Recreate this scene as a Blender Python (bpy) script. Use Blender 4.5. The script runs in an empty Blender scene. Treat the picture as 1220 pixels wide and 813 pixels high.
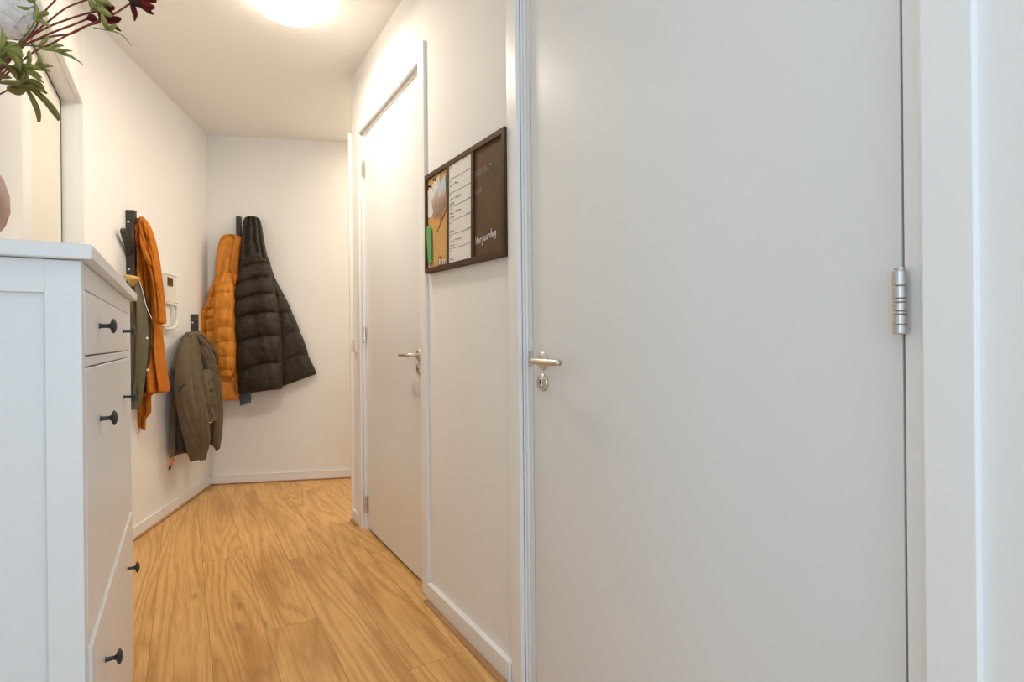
import bpy, bmesh, math, random
from mathutils import Vector, Matrix
random.seed(7)
S = bpy.context.scene
# ------------------------------------------------------------------ camera
H = 1.11                      # eye height
FPX = 665.0                   # focal length in pixels of the 1220 px frame
TH = math.radians(30.58)      # camera turned to the right of the hall's long axis (+Y)
RO = 0.0095                   # slight roll of the hand-levelled camera
Fv = Vector((math.sin(TH), math.cos(TH), 0)); Rv = Vector((math.cos(TH), -math.sin(TH), 0)); Uv = Vector((0, 0, 1))
cr = (Rv - RO*Uv).normalized(); cu = (Uv + RO*Rv).normalized()
cam = bpy.data.cameras.new('camera'); cam.lens = FPX/1220*36; cam.sensor_width = 36; cam.clip_start = 0.02
camo = bpy.data.objects.new('camera', cam); S.collection.objects.link(camo)
M = Matrix((cr, cu, -Fv)).transposed().to_4x4(); M.translation = (0, 0, H); camo.matrix_world = M
S.camera = camo
# ------------------------------------------------------------------ light and exposure
S.view_settings.view_transform = 'Standard'; S.view_settings.look = 'None'
S.view_settings.gamma = 1; S.view_settings.use_curve_mapping = False
S.view_settings.exposure = 0.42
W = bpy.data.worlds.new('world'); S.world = W; W.use_nodes = True
bg = W.node_tree.nodes['Background']; bg.inputs[0].default_value = (0.78, 0.89, 1.0, 1); bg.inputs[1].default_value = 0.5
def area(name, loc, rot, sx, sy, power, col):
    l = bpy.data.lights.new(name, 'AREA'); l.shape = 'RECTANGLE'; l.size = sx; l.size_y = sy; l.energy = power; l.color = col
    o = bpy.data.objects.new(name, l); S.collection.objects.link(o); o.location = loc; o.rotation_euler = rot; return o
# daylight through the large window in the wall behind the camera
area('window_daylight', (0.35, -2.00, 1.45), (math.radians(90), 0, 0), 1.7, 2.1, 28, (0.57, 0.77, 1.0))
# added unseen fill from the room side on the left, cooling the near door
area('room_fill', (-2.75, -0.75, 1.45), (math.radians(90), 0, math.radians(-90)), 2.2, 2.1, 19, (0.46, 0.72, 1.0))
LAMP_E = 9.5                 # luminance of the glowing ceiling lamp dome
# the hall turns right at the far corner; an added, unseen fill there brightens the far wall
area('passage_fill', (1.75, 4.05, 2.70), (0, 0, 0), 0.9, 0.9, 15, (1.0, 0.90, 0.74))
# added overhead fill, out of view, evening out light in the near hall
area('near_hall_fill', (0.25, 0.15, 2.73), (0, 0, 0), 0.3, 0.3, 2.2, (1.0, 0.92, 0.82))

# ------------------------------------------------------------------ helpers
def unray(px, py):
    dx = px-610; dy = py-406.5; X = dx-RO*dy; Y = dy+RO*dx
    return X*Rv + FPX*Fv - Y*Uv
def on_plane(px, py, o, n):            # point of a vertical plane (2-D point o, 2-D normal n) seen at a pixel
    r = unray(px, py); t = (o[0]*n[0]+o[1]*n[1])/(r.x*n[0]+r.y*n[1])
    return Vector((r.x*t, r.y*t, H+r.z*t))
def V3(p, z): return Vector((p[0], p[1], z))
def mesh_obj(name, bm, mat, parent=None, smooth=False, kind=None, matrix=None):
    me = bpy.data.meshes.new(name)
    bmesh.ops.recalc_face_normals(bm, faces=bm.faces)
    if matrix: bm.transform(matrix)
    bm.to_mesh(me); bm.free()
    o = bpy.data.objects.new(name, me); S.collection.objects.link(o)
    if mat: me.materials.append(mat)
    if smooth:
        for p in me.polygons: p.use_smooth = True
    if parent:
        o.parent = parent; o.location = -parent.location
    if kind: o['kind'] = kind
    return o
def local(o):                          # geometry is written in world space: cancel the parent's offset
    return o
def tag(o, label, cat, group=None):
    o['label'] = label; o['category'] = cat
    if group: o['group'] = group
    return o
def thing(name, label, cat, loc, group=None):
    o = bpy.data.objects.new(name, None); o.empty_display_size = .05; S.collection.objects.link(o); o.location = loc
    return tag(o, label, cat, group)
def child_of(o, parent_part):          # sub-part: parent is a part whose world offset is zero
    o.parent = parent_part; o.location = (0, 0, 0); return o
def sub(name, bm, mat, part, smooth=False):
    o = mesh_obj(name, bm, mat, None, smooth); o.parent = part; return o
def box(bm, x0, x1, y0, y1, z0, z1, bev=0.0, seg=2):
    r = bmesh.ops.create_cube(bm, size=1); vs = r['verts']
    for v in vs:
        v.co = Vector(((x0+x1)/2+v.co.x*(x1-x0), (y0+y1)/2+v.co.y*(y1-y0), (z0+z1)/2+v.co.z*(z1-z0)))
    if bev > 0:
        es = list({e for v in vs for e in v.link_edges})
        bmesh.ops.bevel(bm, geom=es, offset=bev, segments=seg, affect='EDGES', profile=.5)
    return bm
def B(*a, **k): return box(bmesh.new(), *a, **k)
def prism(bm, pts, z0, z1):
    lo = [bm.verts.new((p[0], p[1], z0)) for p in pts]; hi = [bm.verts.new((p[0], p[1], z1)) for p in pts]
    n = len(pts); bm.faces.new(lo); bm.faces.new(hi)
    for i in range(n): bm.faces.new((lo[i], lo[(i+1) % n], hi[(i+1) % n], hi[i]))
    return bm
def obox(bm, o, e, n, a0, a1, d0, d1, z0, z1, bev=0.0):   # box in a wall frame: a along e, d along n
    r = bmesh.ops.create_cube(bm, size=1); vs = r['verts']
    for v in vs:
        a = (a0+a1)/2+v.co.x*(a1-a0); d = (d0+d1)/2+v.co.y*(d1-d0); z = (z0+z1)/2+v.co.z*(z1-z0)
        v.co = Vector((o[0]+e[0]*a+n[0]*d, o[1]+e[1]*a+n[1]*d, z))
    if bev > 0:
        es = list({q for v in vs for q in v.link_edges}); bmesh.ops.bevel(bm, geom=es, offset=bev, segments=2, affect='EDGES', profile=.5)
    return bm
def catmull(P, n):
    out = []; m = len(P)
    for k in range(n+1):
        t = k/n*(m-1); i = min(int(t), m-2); u = t-i
        p0 = P[max(i-1, 0)]; p1 = P[i]; p2 = P[i+1]; p3 = P[min(i+2, m-1)]
        out.append([0.5*((2*b)+(c-a)*u+(2*a-5*b+4*c-d)*u*u+(3*b-a-3*c+d)*u**3) for a, b, c, d in zip(p0, p1, p2, p3)])
    return out
def tube(bm, pts, rad, seg=10, n=None, caps=True):         # swept round tube; rad a number or a list
    P = [list(p) for p in pts]; R = rad if isinstance(rad, (list, tuple)) else [rad]*len(P)
    if n: Q = catmull([p+[r] for p, r in zip(P, R)], n)
    else: Q = [p+[r] for p, r in zip(P, R)]
    c = [Vector(q[:3]) for q in Q]; rr = [max(q[3], 1e-5) for q in Q]
    T = [(c[min(i+1, len(c)-1)]-c[max(i-1, 0)]).normalized() for i in range(len(c))]
    a = T[0].orthogonal().normalized(); rings = []
    for i in range(len(c)):
        a = (a-T[i]*a.dot(T[i])).normalized(); b = T[i].cross(a)
        rings.append([bm.verts.new(c[i]+rr[i]*(math.cos(2*math.pi*k/seg)*a+math.sin(2*math.pi*k/seg)*b)) for k in range(seg)])
    for i in range(len(rings)-1):
        for k in range(seg): bm.faces.new((rings[i][k], rings[i][(k+1) % seg], rings[i+1][(k+1) % seg], rings[i+1][k]))
    if caps: bm.faces.new(rings[0]); bm.faces.new(rings[-1])
    return bm
def lathe(bm, prof, c, axis='z', seg=32):                  # prof: (radius, height) list
    rings = []
    for r, h in prof:
        ring = []
        for k in range(seg):
            a = 2*math.pi*k/seg; u, v = max(r, 1e-4)*math.cos(a), max(r, 1e-4)*math.sin(a)
            if axis == 'z': p = (c[0]+u, c[1]+v, c[2]+h)
            elif axis == 'x': p = (c[0]+h, c[1]+u, c[2]+v)
            else: p = (c[0]+u, c[1]+h, c[2]+v)
            ring.append(bm.verts.new(p))
        rings.append(ring)
    for i in range(len(rings)-1):
        for k in range(seg): bm.faces.new((rings[i][k], rings[i][(k+1) % seg], rings[i+1][(k+1) % seg], rings[i+1][k]))
    bm.faces.new(rings[0]); bm.faces.new(rings[-1])
    return bm
# ------------------------------------------------------------------ materials
def mat(name, col, rough=.5, metal=0, spec=.5, bump=0, bscale=60, var=0, vscale=8, sheen=0, bdist=.002):
    m = bpy.data.materials.new(name); m.use_nodes = True; nt = m.node_tree; b = nt.nodes['Principled BSDF']
    b.inputs['Base Color'].default_value = (*col, 1); b.inputs['Roughness'].default_value = rough
    b.inputs['Metallic'].default_value = metal; b.inputs['Specular IOR Level'].default_value = spec
    if sheen: b.inputs['Sheen Weight'].default_value = sheen
    tc = nt.nodes.new('ShaderNodeTexCoord')
    if bump:
        n = nt.nodes.new('ShaderNodeTexNoise'); n.inputs['Scale'].default_value = bscale; n.inputs['Detail'].default_value = 5
        nt.links.new(tc.outputs['Object'], n.inputs['Vector'])
        bp = nt.nodes.new('ShaderNodeBump'); bp.inputs['Strength'].default_value = bump; bp.inputs['Distance'].default_value = bdist
        nt.links.new(n.outputs['Fac'], bp.inputs['Height']); nt.links.new(bp.outputs[0], b.inputs['Normal'])
    if var:
        n = nt.nodes.new('ShaderNodeTexNoise'); n.inputs['Scale'].default_value = vscale; n.inputs['Detail'].default_value = 4
        nt.links.new(tc.outputs['Object'], n.inputs['Vector'])
        r = nt.nodes.new('ShaderNodeValToRGB'); r.color_ramp.elements[0].position = .3; r.color_ramp.elements[1].position = .7
        r.color_ramp.elements[0].color = (*[c*(1-var) for c in col], 1); r.color_ramp.elements[1].color = (*[min(1, c*(1+var)) for c in col], 1)
        nt.links.new(n.outputs['Fac'], r.inputs[0]); nt.links.new(r.outputs[0], b.inputs['Base Color'])
    return m
m_wall = mat('wall_paint', (.86, .84, .81), .8, spec=.3, bump=.12, bscale=220, var=.012, vscale=2)
m_ceil = mat('ceiling_paint', (.90, .88, .84), .9, spec=.2, bump=.15, bscale=150)
m_trim = mat('gloss_white_paint', (.87, .86, .84), .32, bump=.05, bscale=30)
m_door = mat('door_white_paint', (.80, .80, .79), .30, bump=.04, bscale=14, var=.01, vscale=1.5)
m_doorcream = mat('cream_paint', (.80, .765, .67), .4, bump=.04, bscale=20)
m_black = mat('matt_black', (.015, .012, .010), .6)
m_steel = mat('brushed_steel', (.62, .60, .57), .30, 1, bump=.08, bscale=300)
m_steel2 = mat('satin_nickel', (.66, .62, .55), .36, 1, bump=.05, bscale=300)
m_chest = mat('chest_white_lacquer', (.84, .835, .82), .36, bump=.05, bscale=40)
m_knob = mat('dark_grey_metal', (.045, .048, .048), .45, .5, bump=.1, bscale=200)
m_rack = mat('dark_stained_wood', (.045, .036, .026), .5, bump=.4, bscale=90, var=.3, vscale=40)
m_pin = mat('white_pin', (.85, .84, .80), .4)
m_rust = mat('rust_wool', (.50, .150, .014), .95, spec=.2, bump=.6, bscale=500, var=.13, vscale=22)
m_rustd = mat('rust_lining', (.35, .10, .02), .8, bump=.4, bscale=300, var=.2, vscale=22)
m_must = mat('mustard_nylon', (.66, .235, .014), .6, bump=.9, bscale=45, var=.07, vscale=16, bdist=.006)
m_dark = mat('dark_brown_nylon', (.036, .026, .017), .62, spec=.3, bump=1.0, bscale=38, var=.16, vscale=22, bdist=.007)
m_olive = mat('olive_brown_cotton', (.135, .098, .055), .9, bump=.7, bscale=130, var=.08, vscale=18, bdist=.003)
m_oliveg = mat('olive_green_cotton', (.125, .105, .055), .9, bump=.6, bscale=160, var=.10, vscale=28, bdist=.003)
m_lin = mat('black_lining', (.016, .014, .013), .7, bump=.3, bscale=100)
m_tan = mat('tan_straw', (.62, .40, .12), .8, bump=.5, bscale=200, var=.1, vscale=60)
m_cord = mat('orange_cord', (.60, .16, .06), .7)
m_blue = mat('blue_grey_cloth', (.10, .14, .17), .9, bump=.6, bscale=200, var=.2, vscale=60)
m_white = mat('white_plastic', (.80, .77, .70), .35)
m_brown = mat('brown_screen', (.12, .055, .022), .2)
m_frame = mat('dark_brown_frame', (.070, .034, .012), .65, spec=.3, bump=.15, bscale=80, var=.15, vscale=30)
m_chalk = mat('chalkboard', (.110, .060, .023), .7, spec=.3, var=.18, vscale=14)
m_cork = mat('cork', (.62, .36, .11), .85, bump=.6, bscale=400, var=.16, vscale=160)
m_paper = mat('list_paper', (.76, .735, .70), .5)
m_ink = mat('grey_ink', (.10, .095, .09), .7)
m_chalkw = mat('white_chalk', (.80, .78, .75), .8)
m_chalkf = mat('faded_chalk', (.30, .235, .185), .8)
m_green = mat('green_card', (.10, .36, .12), .5, var=.1, vscale=60)
m_red = mat('red_print', (.5, .05, .03), .5)
m_vase = mat('blush_glaze', (.50, .27, .19), .28, bump=.1, bscale=25, var=.18, vscale=9)
m_stem = mat('red_brown_stem', (.20, .035, .014), .5)
m_gstem = mat('green_stem', (.10, .14, .04), .55)
m_leaf = mat('green_leaf', (.26, .27, .06), .5, bump=.5, bscale=140, var=.32, vscale=38)
m_leafd = mat('dark_olive_leaf', (.15, .13, .018), .42, bump=.5, bscale=140, var=.25, vscale=38)
m_petal = mat('dark_red_petal', (.12, .006, .006), .7, spec=.2, bump=.4, bscale=120, var=.3, vscale=60)
m_core = mat('flower_centre', (.03, .012, .006), .8, bump=.8, bscale=500)
m_hyd = mat('white_petal', (.82, .78, .73), .6, bump=.4, bscale=60, var=.05, vscale=40)
m_oaktrim = mat('oak_beading', (.42, .225, .088), .5, bump=.3, bscale=90, var=.18, vscale=16)

def lamp_mat():
    m = bpy.data.materials.new('lamp_glass'); m.use_nodes = True; b = m.node_tree.nodes['Principled BSDF']
    b.inputs['Base Color'].default_value = (.9, .88, .84, 1)
    b.inputs['Emission Color'].default_value = (1.0, .89, .75, 1); b.inputs['Emission Strength'].default_value = LAMP_E; return m
m_lamp = lamp_mat()

def floor_mat():
    m = bpy.data.materials.new('oak_planks'); m.use_nodes = True; nt = m.node_tree; b = nt.nodes['Principled BSDF']; N = nt.nodes.new; L = nt.links.new
    def math_(op, a=None, c=None, d=None):
        n = N('ShaderNodeMath'); n.operation = op
        for i, v in enumerate((a, c, d)):
            if v is None: continue
            if isinstance(v, (int, float)): n.inputs[i].default_value = v
            else: L(v, n.inputs[i])
        return n.outputs[0]
    tc = N('ShaderNodeTexCoord'); sp = N('ShaderNodeSeparateXYZ'); L(tc.outputs['Object'], sp.inputs[0]); x, y = sp.outputs[0], sp.outputs[1]
    u = math_('DIVIDE', math_('ADD', x, .11), .19); lane = math_('FLOOR', u); fx = math_('FRACT', u)
    offr = N('ShaderNodeValToRGB'); offr.color_ramp.interpolation = 'CONSTANT'; L(math_('DIVIDE', math_('ADD', lane, 2.5), 10), offr.inputs[0])
    joints = [3.9, 4.05, 4.55, 3.24, 2.34, 3.05, 1.81, 2.9, 1.2, 2.2]; el = offr.color_ramp.elements
    for i, jv in enumerate(joints):
        e_ = el[i] if i < 2 else el.new(i/10); e_.position = i/10; e_.color = (jv/5, jv/5, jv/5, 1)
    v = math_('DIVIDE', math_('SUBTRACT', y, math_('MULTIPLY', offr.outputs[0], 5)), 2.6); row = math_('FLOOR', v); fy = math_('FRACT', v)
    # plank seams
    sx = math_('MULTIPLY', math_('MINIMUM', fx, math_('SUBTRACT', 1, fx)), .19); sy = math_('MULTIPLY', math_('MINIMUM', fy, math_('SUBTRACT', 1, fy)), 2.6)
    seam = math_('LESS_THAN', math_('MINIMUM', sx, sy), .0011)
    pid = N('ShaderNodeCombineXYZ'); L(lane, pid.inputs[0]); L(row, pid.inputs[1])
    wn = N('ShaderNodeTexWhiteNoise'); wn.noise_dimensions = '3D'; L(pid.outputs[0], wn.inputs['Vector']); rnd = wn.outputs['Value']
    # grain coordinates, shifted per plank
    def coords(kx, ky, off):
        c = N('ShaderNodeCombineXYZ'); L(math_('MULTIPLY', x, kx), c.inputs[0]); L(math_('MULTIPLY', y, ky), c.inputs[1]); L(math_('MULTIPLY', rnd, off), c.inputs[2]); return c.outputs[0]
    def n2f():
        q = N('ShaderNodeTexNoise'); q.inputs['Scale'].default_value = 1; q.inputs['Detail'].default_value = 4; L(coords(40, 5, 17), q.inputs['Vector']); return q.outputs['Fac']
    # cathedral figure: contour lines of a stretched smooth noise
    n1 = N('ShaderNodeTexNoise'); n1.inputs['Scale'].default_value = 1; n1.inputs['Detail'].default_value = .6; n1.inputs['Roughness'].default_value = .35; L(coords(8.0, .62, 37), n1.inputs['Vector'])
    ring = math_('MULTIPLY_ADD', n1.outputs['Fac'], 22.0, math_('MULTIPLY', n2f(), 1.1)); tri = math_('PINGPONG', ring, 1.0)
    fig = math_('POWER', tri, 2.2)
    n2 = N('ShaderNodeTexNoise'); n2.inputs['Scale'].default_value = 1; n2.inputs['Detail'].default_value = 6; n2.inputs['Roughness'].default_value = .65; L(coords(120, 5.0, 91), n2.inputs['Vector'])
    n3 = N('ShaderNodeTexNoise'); n3.inputs['Scale'].default_value = 1; n3.inputs['Detail'].default_value = 3; L(coords(7, 1.1, 53), n3.inputs['Vector'])
    vo = N('ShaderNodeTexVoronoi'); vo.inputs['Scale'].default_value = 1; vo.inputs['Randomness'].default_value = 1; L(coords(5.3, 1.9, 13), vo.inputs['Vector'])
    kn = N('ShaderNodeMapRange'); kn.inputs['From Min'].default_value = .0; kn.inputs['From Max'].default_value = .13; kn.inputs['To Min'].default_value = 1; kn.inputs['To Max'].default_value = 0; L(vo.outputs['Distance'], kn.inputs['Value'])
    def mix(fac, a, c):
        n = N('ShaderNodeMix'); n.data_type = 'RGBA'
        if isinstance(fac, (int, float)): n.inputs[0].default_value = fac
        else: L(fac, n.inputs[0])
        for s, q in ((6, a), (7, c)):
            if isinstance(q, tuple): n.inputs[s].default_value = (*q, 1)
            else: L(q, n.inputs[s])
        return n.outputs[2]
    lightc = (.79, .455, .16); darkc = (.46, .205, .046)
    c = mix(math_('MULTIPLY', fig, .62), lightc, darkc)
    f2 = N('ShaderNodeMapRange'); f2.inputs['From Min'].default_value = .42; f2.inputs['From Max'].default_value = .72; L(n2.outputs['Fac'], f2.inputs['Value'])
    c = mix(math_('MULTIPLY', f2.outputs[0], .55), c, (.43, .19, .045))
    f3 = N('ShaderNodeMapRange'); f3.inputs['From Min'].default_value = .5; f3.inputs['From Max'].default_value = .75; L(n3.outputs['Fac'], f3.inputs['Value'])
    c = mix(math_('MULTIPLY', f3.outputs[0], .8), c, (.42, .17, .035))
    c = mix(math_('MULTIPLY', rnd, .22), c, (.80, .50, .20))
    c = mix(math_('MULTIPLY', math_('POWER', kn.outputs[0], 1.5), .62), c, (.16, .065, .022))
    c = mix(math_('MULTIPLY', seam, .60), c, (.13, .06, .02))
    L(c, b.inputs['Base Color'])
    r = N('ShaderNodeMapRange'); r.inputs['To Min'].default_value = .34; r.inputs['To Max'].default_value = .5; L(n2.outputs['Fac'], r.inputs['Value']); L(r.outputs[0], b.inputs['Roughness'])
    bp = N('ShaderNodeBump'); bp.inputs['Strength'].default_value = .25; bp.inputs['Distance'].default_value = .001
    L(math_('SUBTRACT', n2.outputs['Fac'], math_('MULTIPLY', seam, 2)), bp.inputs['Height']); L(bp.outputs[0], b.inputs['Normal'])
    return m
m_floor = floor_mat()

# ------------------------------------------------------------------ plan of the hall (metres; +Y along the hall, +X to the right)
XR = .922                      # right wall face
XL = -.41                      # left wall face beside the chest
CE = 2.755                     # ceiling height
YC = 3.51                      # right wall ends here (the hall opens to the right)
P2 = (.178, 4.995)             # far left corner
u = (.3475, .9377); nl = (.9377, -.3475)     # oblique left wall: along it (away), out of it
mb = (-.3475, -.9377); vb = (.9377, -.3475)  # far wall: out of it (towards camera), along it (to the right)
PLc = (XL, P2[1]-(P2[0]-XL)/u[0]*u[1])       # where the oblique wall meets the near left wall
T = .10
S_ = 'structure'
def st(name, bm, m): return mesh_obj(name, bm, m, kind='structure')
bm = bmesh.new(); prism(bm, [(-3, -2.3), (4.2, -2.3), (4.2, 6.2), (-3, 6.2)], -.08, 0); st('floor', bm, m_floor)
bm = bmesh.new(); prism(bm, [(-3, -2.3), (4.2, -2.3), (4.2, 6.2), (-3, 6.2)], CE, CE+.1); st('ceiling', bm, m_ceil)
# right wall: pieces around two door openings
D1a, D1b = .3875, 1.497        # near door: inner edges of its frame lining
D2a, D2b = 2.340, 3.309        # far door
DT = 2.352                     # top of openings
bm = bmesh.new()
box(bm, XR, XR+T, -2.2, D1a, 0, CE); box(bm, XR, XR+T, D1b, D2a, 0, CE); box(bm, XR, XR+T, D2b, YC, 0, CE)
box(bm, XR, XR+T, D1a, D1b, DT, CE); box(bm, XR, XR+T, D2a, D2b, DT, CE)
st('wall_right', bm, m_wall)
# wall at the end of the right wall, turning the corner
bm = bmesh.new(); box(bm, XR+T, 4.1, YC-.10, YC, 0, CE); st('wall_passage_near', bm, m_wall)
bm = bmesh.new(); obox(bm, P2, vb, mb, -.2, 3.6, -.1, 0, 0, CE); st('wall_far', bm, m_wall)
bm = bmesh.new(); box(bm, 2.9, 3.0, YC, 6.1, 0, CE); st('wall_passage_end', bm, m_wall)
Ll = math.hypot(P2[0]-PLc[0], P2[1]-PLc[1])
bm = bmesh.new(); prism(bm, [PLc, P2, (P2[0]-.1*nl[0], P2[1]-.1*nl[1]+.1), (PLc[0]-.09, PLc[1]+.002)], 0, CE); st('wall_left_oblique', bm, m_wall)
# near left wall with a recessed opening beyond the chest
YO, YJ, HO = 2.195, PLc[1]-.004, 2.29
bm = bmesh.new(); box(bm, XL-T, XL, .62, YO, 0, CE); box(bm, XL-T, XL, YO, PLc[1], HO, CE); st('wall_left', bm, m_wall)
# back wall behind the camera with its window opening
bm = bmesh.new(); box(bm, -3, -.55, -2.2, -2.05, 0, CE); box(bm, 1.25, 4, -2.2, -2.05, 0, CE); box(bm, -.55, 1.25, -2.2, -2.05, 0, .35); box(bm, -.55, 1.25, -2.2, -2.05, 2.5, CE)
st('wall_back', bm, m_wall)
bm = bmesh.new(); box(bm, -3, XL-T, .62, .72, 0, CE); st('wall_room_side', bm, m_wall)
bm = bmesh.new(); box(bm, -3.0, -2.85, -2.05, -1.9, 0, CE); box(bm, -3.0, -2.85, .42, .62, 0, CE); box(bm, -3.0, -2.85, -1.9, .42, 0, .35); box(bm, -3.0, -2.85, -1.9, .42, 2.5, CE); st('wall_room_front', bm, m_wall)
# baseboards
def skirting(name, o, e, n, a0, a1, h=.070, t=.020):
    bm = bmesh.new(); obox(bm, o, e, n, a0, a1, 0, t, 0, h, .003); return st(name, bm, m_trim)
def beading(name, o, e, n, a0, a1, t, w=.013, h=.010):
    bm = bmesh.new(); obox(bm, o, e, n, a0, a1, t, t+w, 0, h, .003); return st(name, bm, m_oaktrim)
R0 = (XR, 0); Re = (0, 1); Rn = (-1, 0)
skirting('baseboard_right', R0, Re, Rn, 1.562, 2.262, .070, .022); beading('trim_1', R0, Re, Rn, 1.562, 2.255, .022, .024, .006)
skirting('baseboard_right_far', R0, Re, Rn, 3.378, YC, .070, .016); beading('trim_2', R0, Re, Rn, 3.378, YC, .016, .016)
skirting('baseboard_right_near', R0, Re, Rn, -2.0, .320, .070, .022)
skirting('baseboard_far', P2, vb, mb, .0, 2.6, .070, .012); beading('trim_3', P2, vb, mb, .02, 2.6, .012, .011)
skirting('baseboard_left', PLc, u, nl, .012, Ll, .070, .012); beading('trim_4', PLc, u, nl, .012, Ll-.02, .012, .012)

# ------------------------------------------------------------------ doors
def lever(parent, y, z, sgn, m):       # steel lever on a round rose; grip runs towards sgn*y
    xd = .938; part = []
    bm = bmesh.new(); lathe(bm, [(.001, 0), (.0262, 0), (.0268, -.002), (.0266, -.006), (.024, -.008), (.011, -.0085), (.001, -.0085)], (xd, y, z), 'x', 36)
    rose = mesh_obj('handle_rose', bm, m, parent, True)
    bm = bmesh.new()
    pts = [(xd-.006, y, z), (xd-.030, y, z), (xd-.043, y+sgn*.004, z), (xd-.050, y+sgn*.018, z), (xd-.051, y+sgn*.045, z), (xd-.049, y+sgn*.09, z-.001), (xd-.045, y+sgn*.145, z-.001)]
    tube(bm, pts, [.0088, .0088, .0090, .0093, .0098, .0100, .0088], 14, 36)
    mesh_obj('lever_handle', bm, m, parent, True)
def keyhole(parent, y, z, m):
    xd = .938
    bm = bmesh.new(); lathe(bm, [(.001, 0), (.0255, 0), (.0262, -.002), (.0260, -.006), (.0235, -.008), (.001, -.008)], (xd, y, z), 'x', 36)
    p = mesh_obj('keyhole_plate', bm, m, parent, True)
    bm = bmesh.new(); lathe(bm, [(.001, 0), (.0085, 0), (.0085, -.0035), (.001, -.0035)], (xd-.008, y, z+.004), 'x', 20); box(bm, xd-.0115, xd-.008, y-.005, y+.005, z-.018, z+.002, .001)
    q = mesh_obj('lock_cylinder', bm, m_steel, parent, True)
    bm = bmesh.new(); box(bm, xd-.0128, xd-.0115, y-.0013, y+.0013, z-.002, z+.009); mesh_obj('key_slot', bm, m_black, parent)
def hinge(parent, y, z0, z1, r=.0100, rings=True):
    xd = .926; bm = bmesh.new(); hh = z1-z0
    cuts = [0, .15, .31, .36, .50, .56, .76, 1.0] if rings else [0, .2, .4, .6, .8, 1]
    for a, c in zip(cuts[:-1], cuts[1:]):
        lathe(bm, [(.001, 0), (r*.9, 0), (r, .0012), (r, (c-a)*hh-.0018), (r*.9, (c-a)*hh-.0006), (.001, (c-a)*hh-.0006)], (xd, y, z0+a*hh), 'z', 24)
    lathe(bm, [(.001, 0), (r*.55, 0), (r*.55, .003), (r*.8, .003), (r*.8, .005), (.001, .005)], (xd, y, z1-.001), 'z', 20)
    mesh_obj('hinge', bm, m_steel, parent, False)
def make_door(name, ya, yb, hy, hsgn, hinges, big):
    # leaf between ya and yb; frame lining outside it
    d = bpy.data.objects.new(name, None); S.collection.objects.link(d); d.location = (.958, (ya+yb)/2, 0); d['kind'] = 'structure'
    bm = B(.938, .978, ya, yb, .013, 2.322, bev=.0015); leaf = mesh_obj('door_leaf', bm, m_door, d)
    lever(d, hy, 1.0495, hsgn, m_steel2); keyhole(d, hy, .984, m_steel2)
    for z0, z1, yy in hinges: hinge(d, yy, z0, z1, .0100 if big else .0085, True)
    return d
big = make_door('door_1', .4262, 1.4588, 1.402, -1, [(1.115, 1.210, .4235), (2.05, 2.145, .4235), (.19, .285, .4235)], True)
mesh_obj('hinge_leaf', B(.9370, .9382, .4275, .4460, 1.117, 1.208, bev=.0004), m_doorcream, big)
far = make_door('door_2', 2.378, 3.2705, 2.424, 1, [(2.085, 2.180, 3.2735), (1.105, 1.200, 3.2735), (.105, .200, 3.2735)], False)
def frame(name, la, lb, oa, ob, top_out, cas):
    # lining flush with the leaf (la/lb: inner edges of the leaf gap, oa/ob: inner edges of the architrave), architrave of width cas
    bm = bmesh.new()
    box(bm, .9385, 1.03, oa-.01, la, 0, 2.326); box(bm, .9385, 1.03, lb, ob+.01, 0, 2.326); box(bm, .9385, 1.03, oa-.01, ob+.01, 2.326, 2.36)
    # stepped stop strips
    box(bm, .931, .9385, oa-.004, oa+.012, 0, DT-.002, .002); box(bm, .931, .9385, ob-.012, ob+.004, 0, DT-.002, .002); box(bm, .931, .9385, oa+.006, ob-.006, DT-.016, DT+.002, .002)
    lo = st('trim_'+name+'_lining', bm, m_trim)
    bm = bmesh.new()
    box(bm, .908, .926, oa-cas, oa, 0, top_out, .002); box(bm, .908, .926, ob, ob+cas, 0, top_out, .002); box(bm, .9085, .926, oa-.001, ob+.001, DT, top_out, .002)
    st('trim_'+name+'_architrave', bm, m_trim)
frame('5', .4262-.0035, 1.4588+.0035, D1a, D1b, 2.42, .062)
frame('6', 2.378-.003, 3.2705+.004, D2a, D2b, 2.42, .068)
for d, a, b_ in (('big', D1a, D1b), ('far', D2a, D2b)):       # black sheets standing in for shade behind the leaf gaps
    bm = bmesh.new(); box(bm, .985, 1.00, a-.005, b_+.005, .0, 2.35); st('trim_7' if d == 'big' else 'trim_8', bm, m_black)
# strike plate in the lining by the near door's latch
bm = bmesh.new(); box(bm, .9365, .9385, 1.4628, 1.484, 1.030, 1.080, .0006); box(bm, .936, .9366, 1.4640, 1.4700, 1.040, 1.062)
tag(mesh_obj('strike_plate', bm, m_steel), 'small steel strike plate in the frame beside the large near door handle', 'strike plate')
# frame of the door round the corner: its edge stands proud of the wall end
bm = bmesh.new(); box(bm, .903, .99, YC, YC+.019, 0, 2.42, .002); st('trim_9', bm, m_trim)
# light switch on the strip of wall before the corner
sw = thing('light_switch', 'small cream light switch on the wall strip left of the far white door', 'switch', (XR, 3.44, 1.09))
mesh_obj('switch_plate', B(.9095, XR, 3.402, 3.482, 1.050, 1.130, bev=.003), m_white, sw); mesh_obj('rocker', B(.9065, .910, 3.418, 3.466, 1.066, 1.114, bev=.001), m_doorcream, sw)

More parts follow.
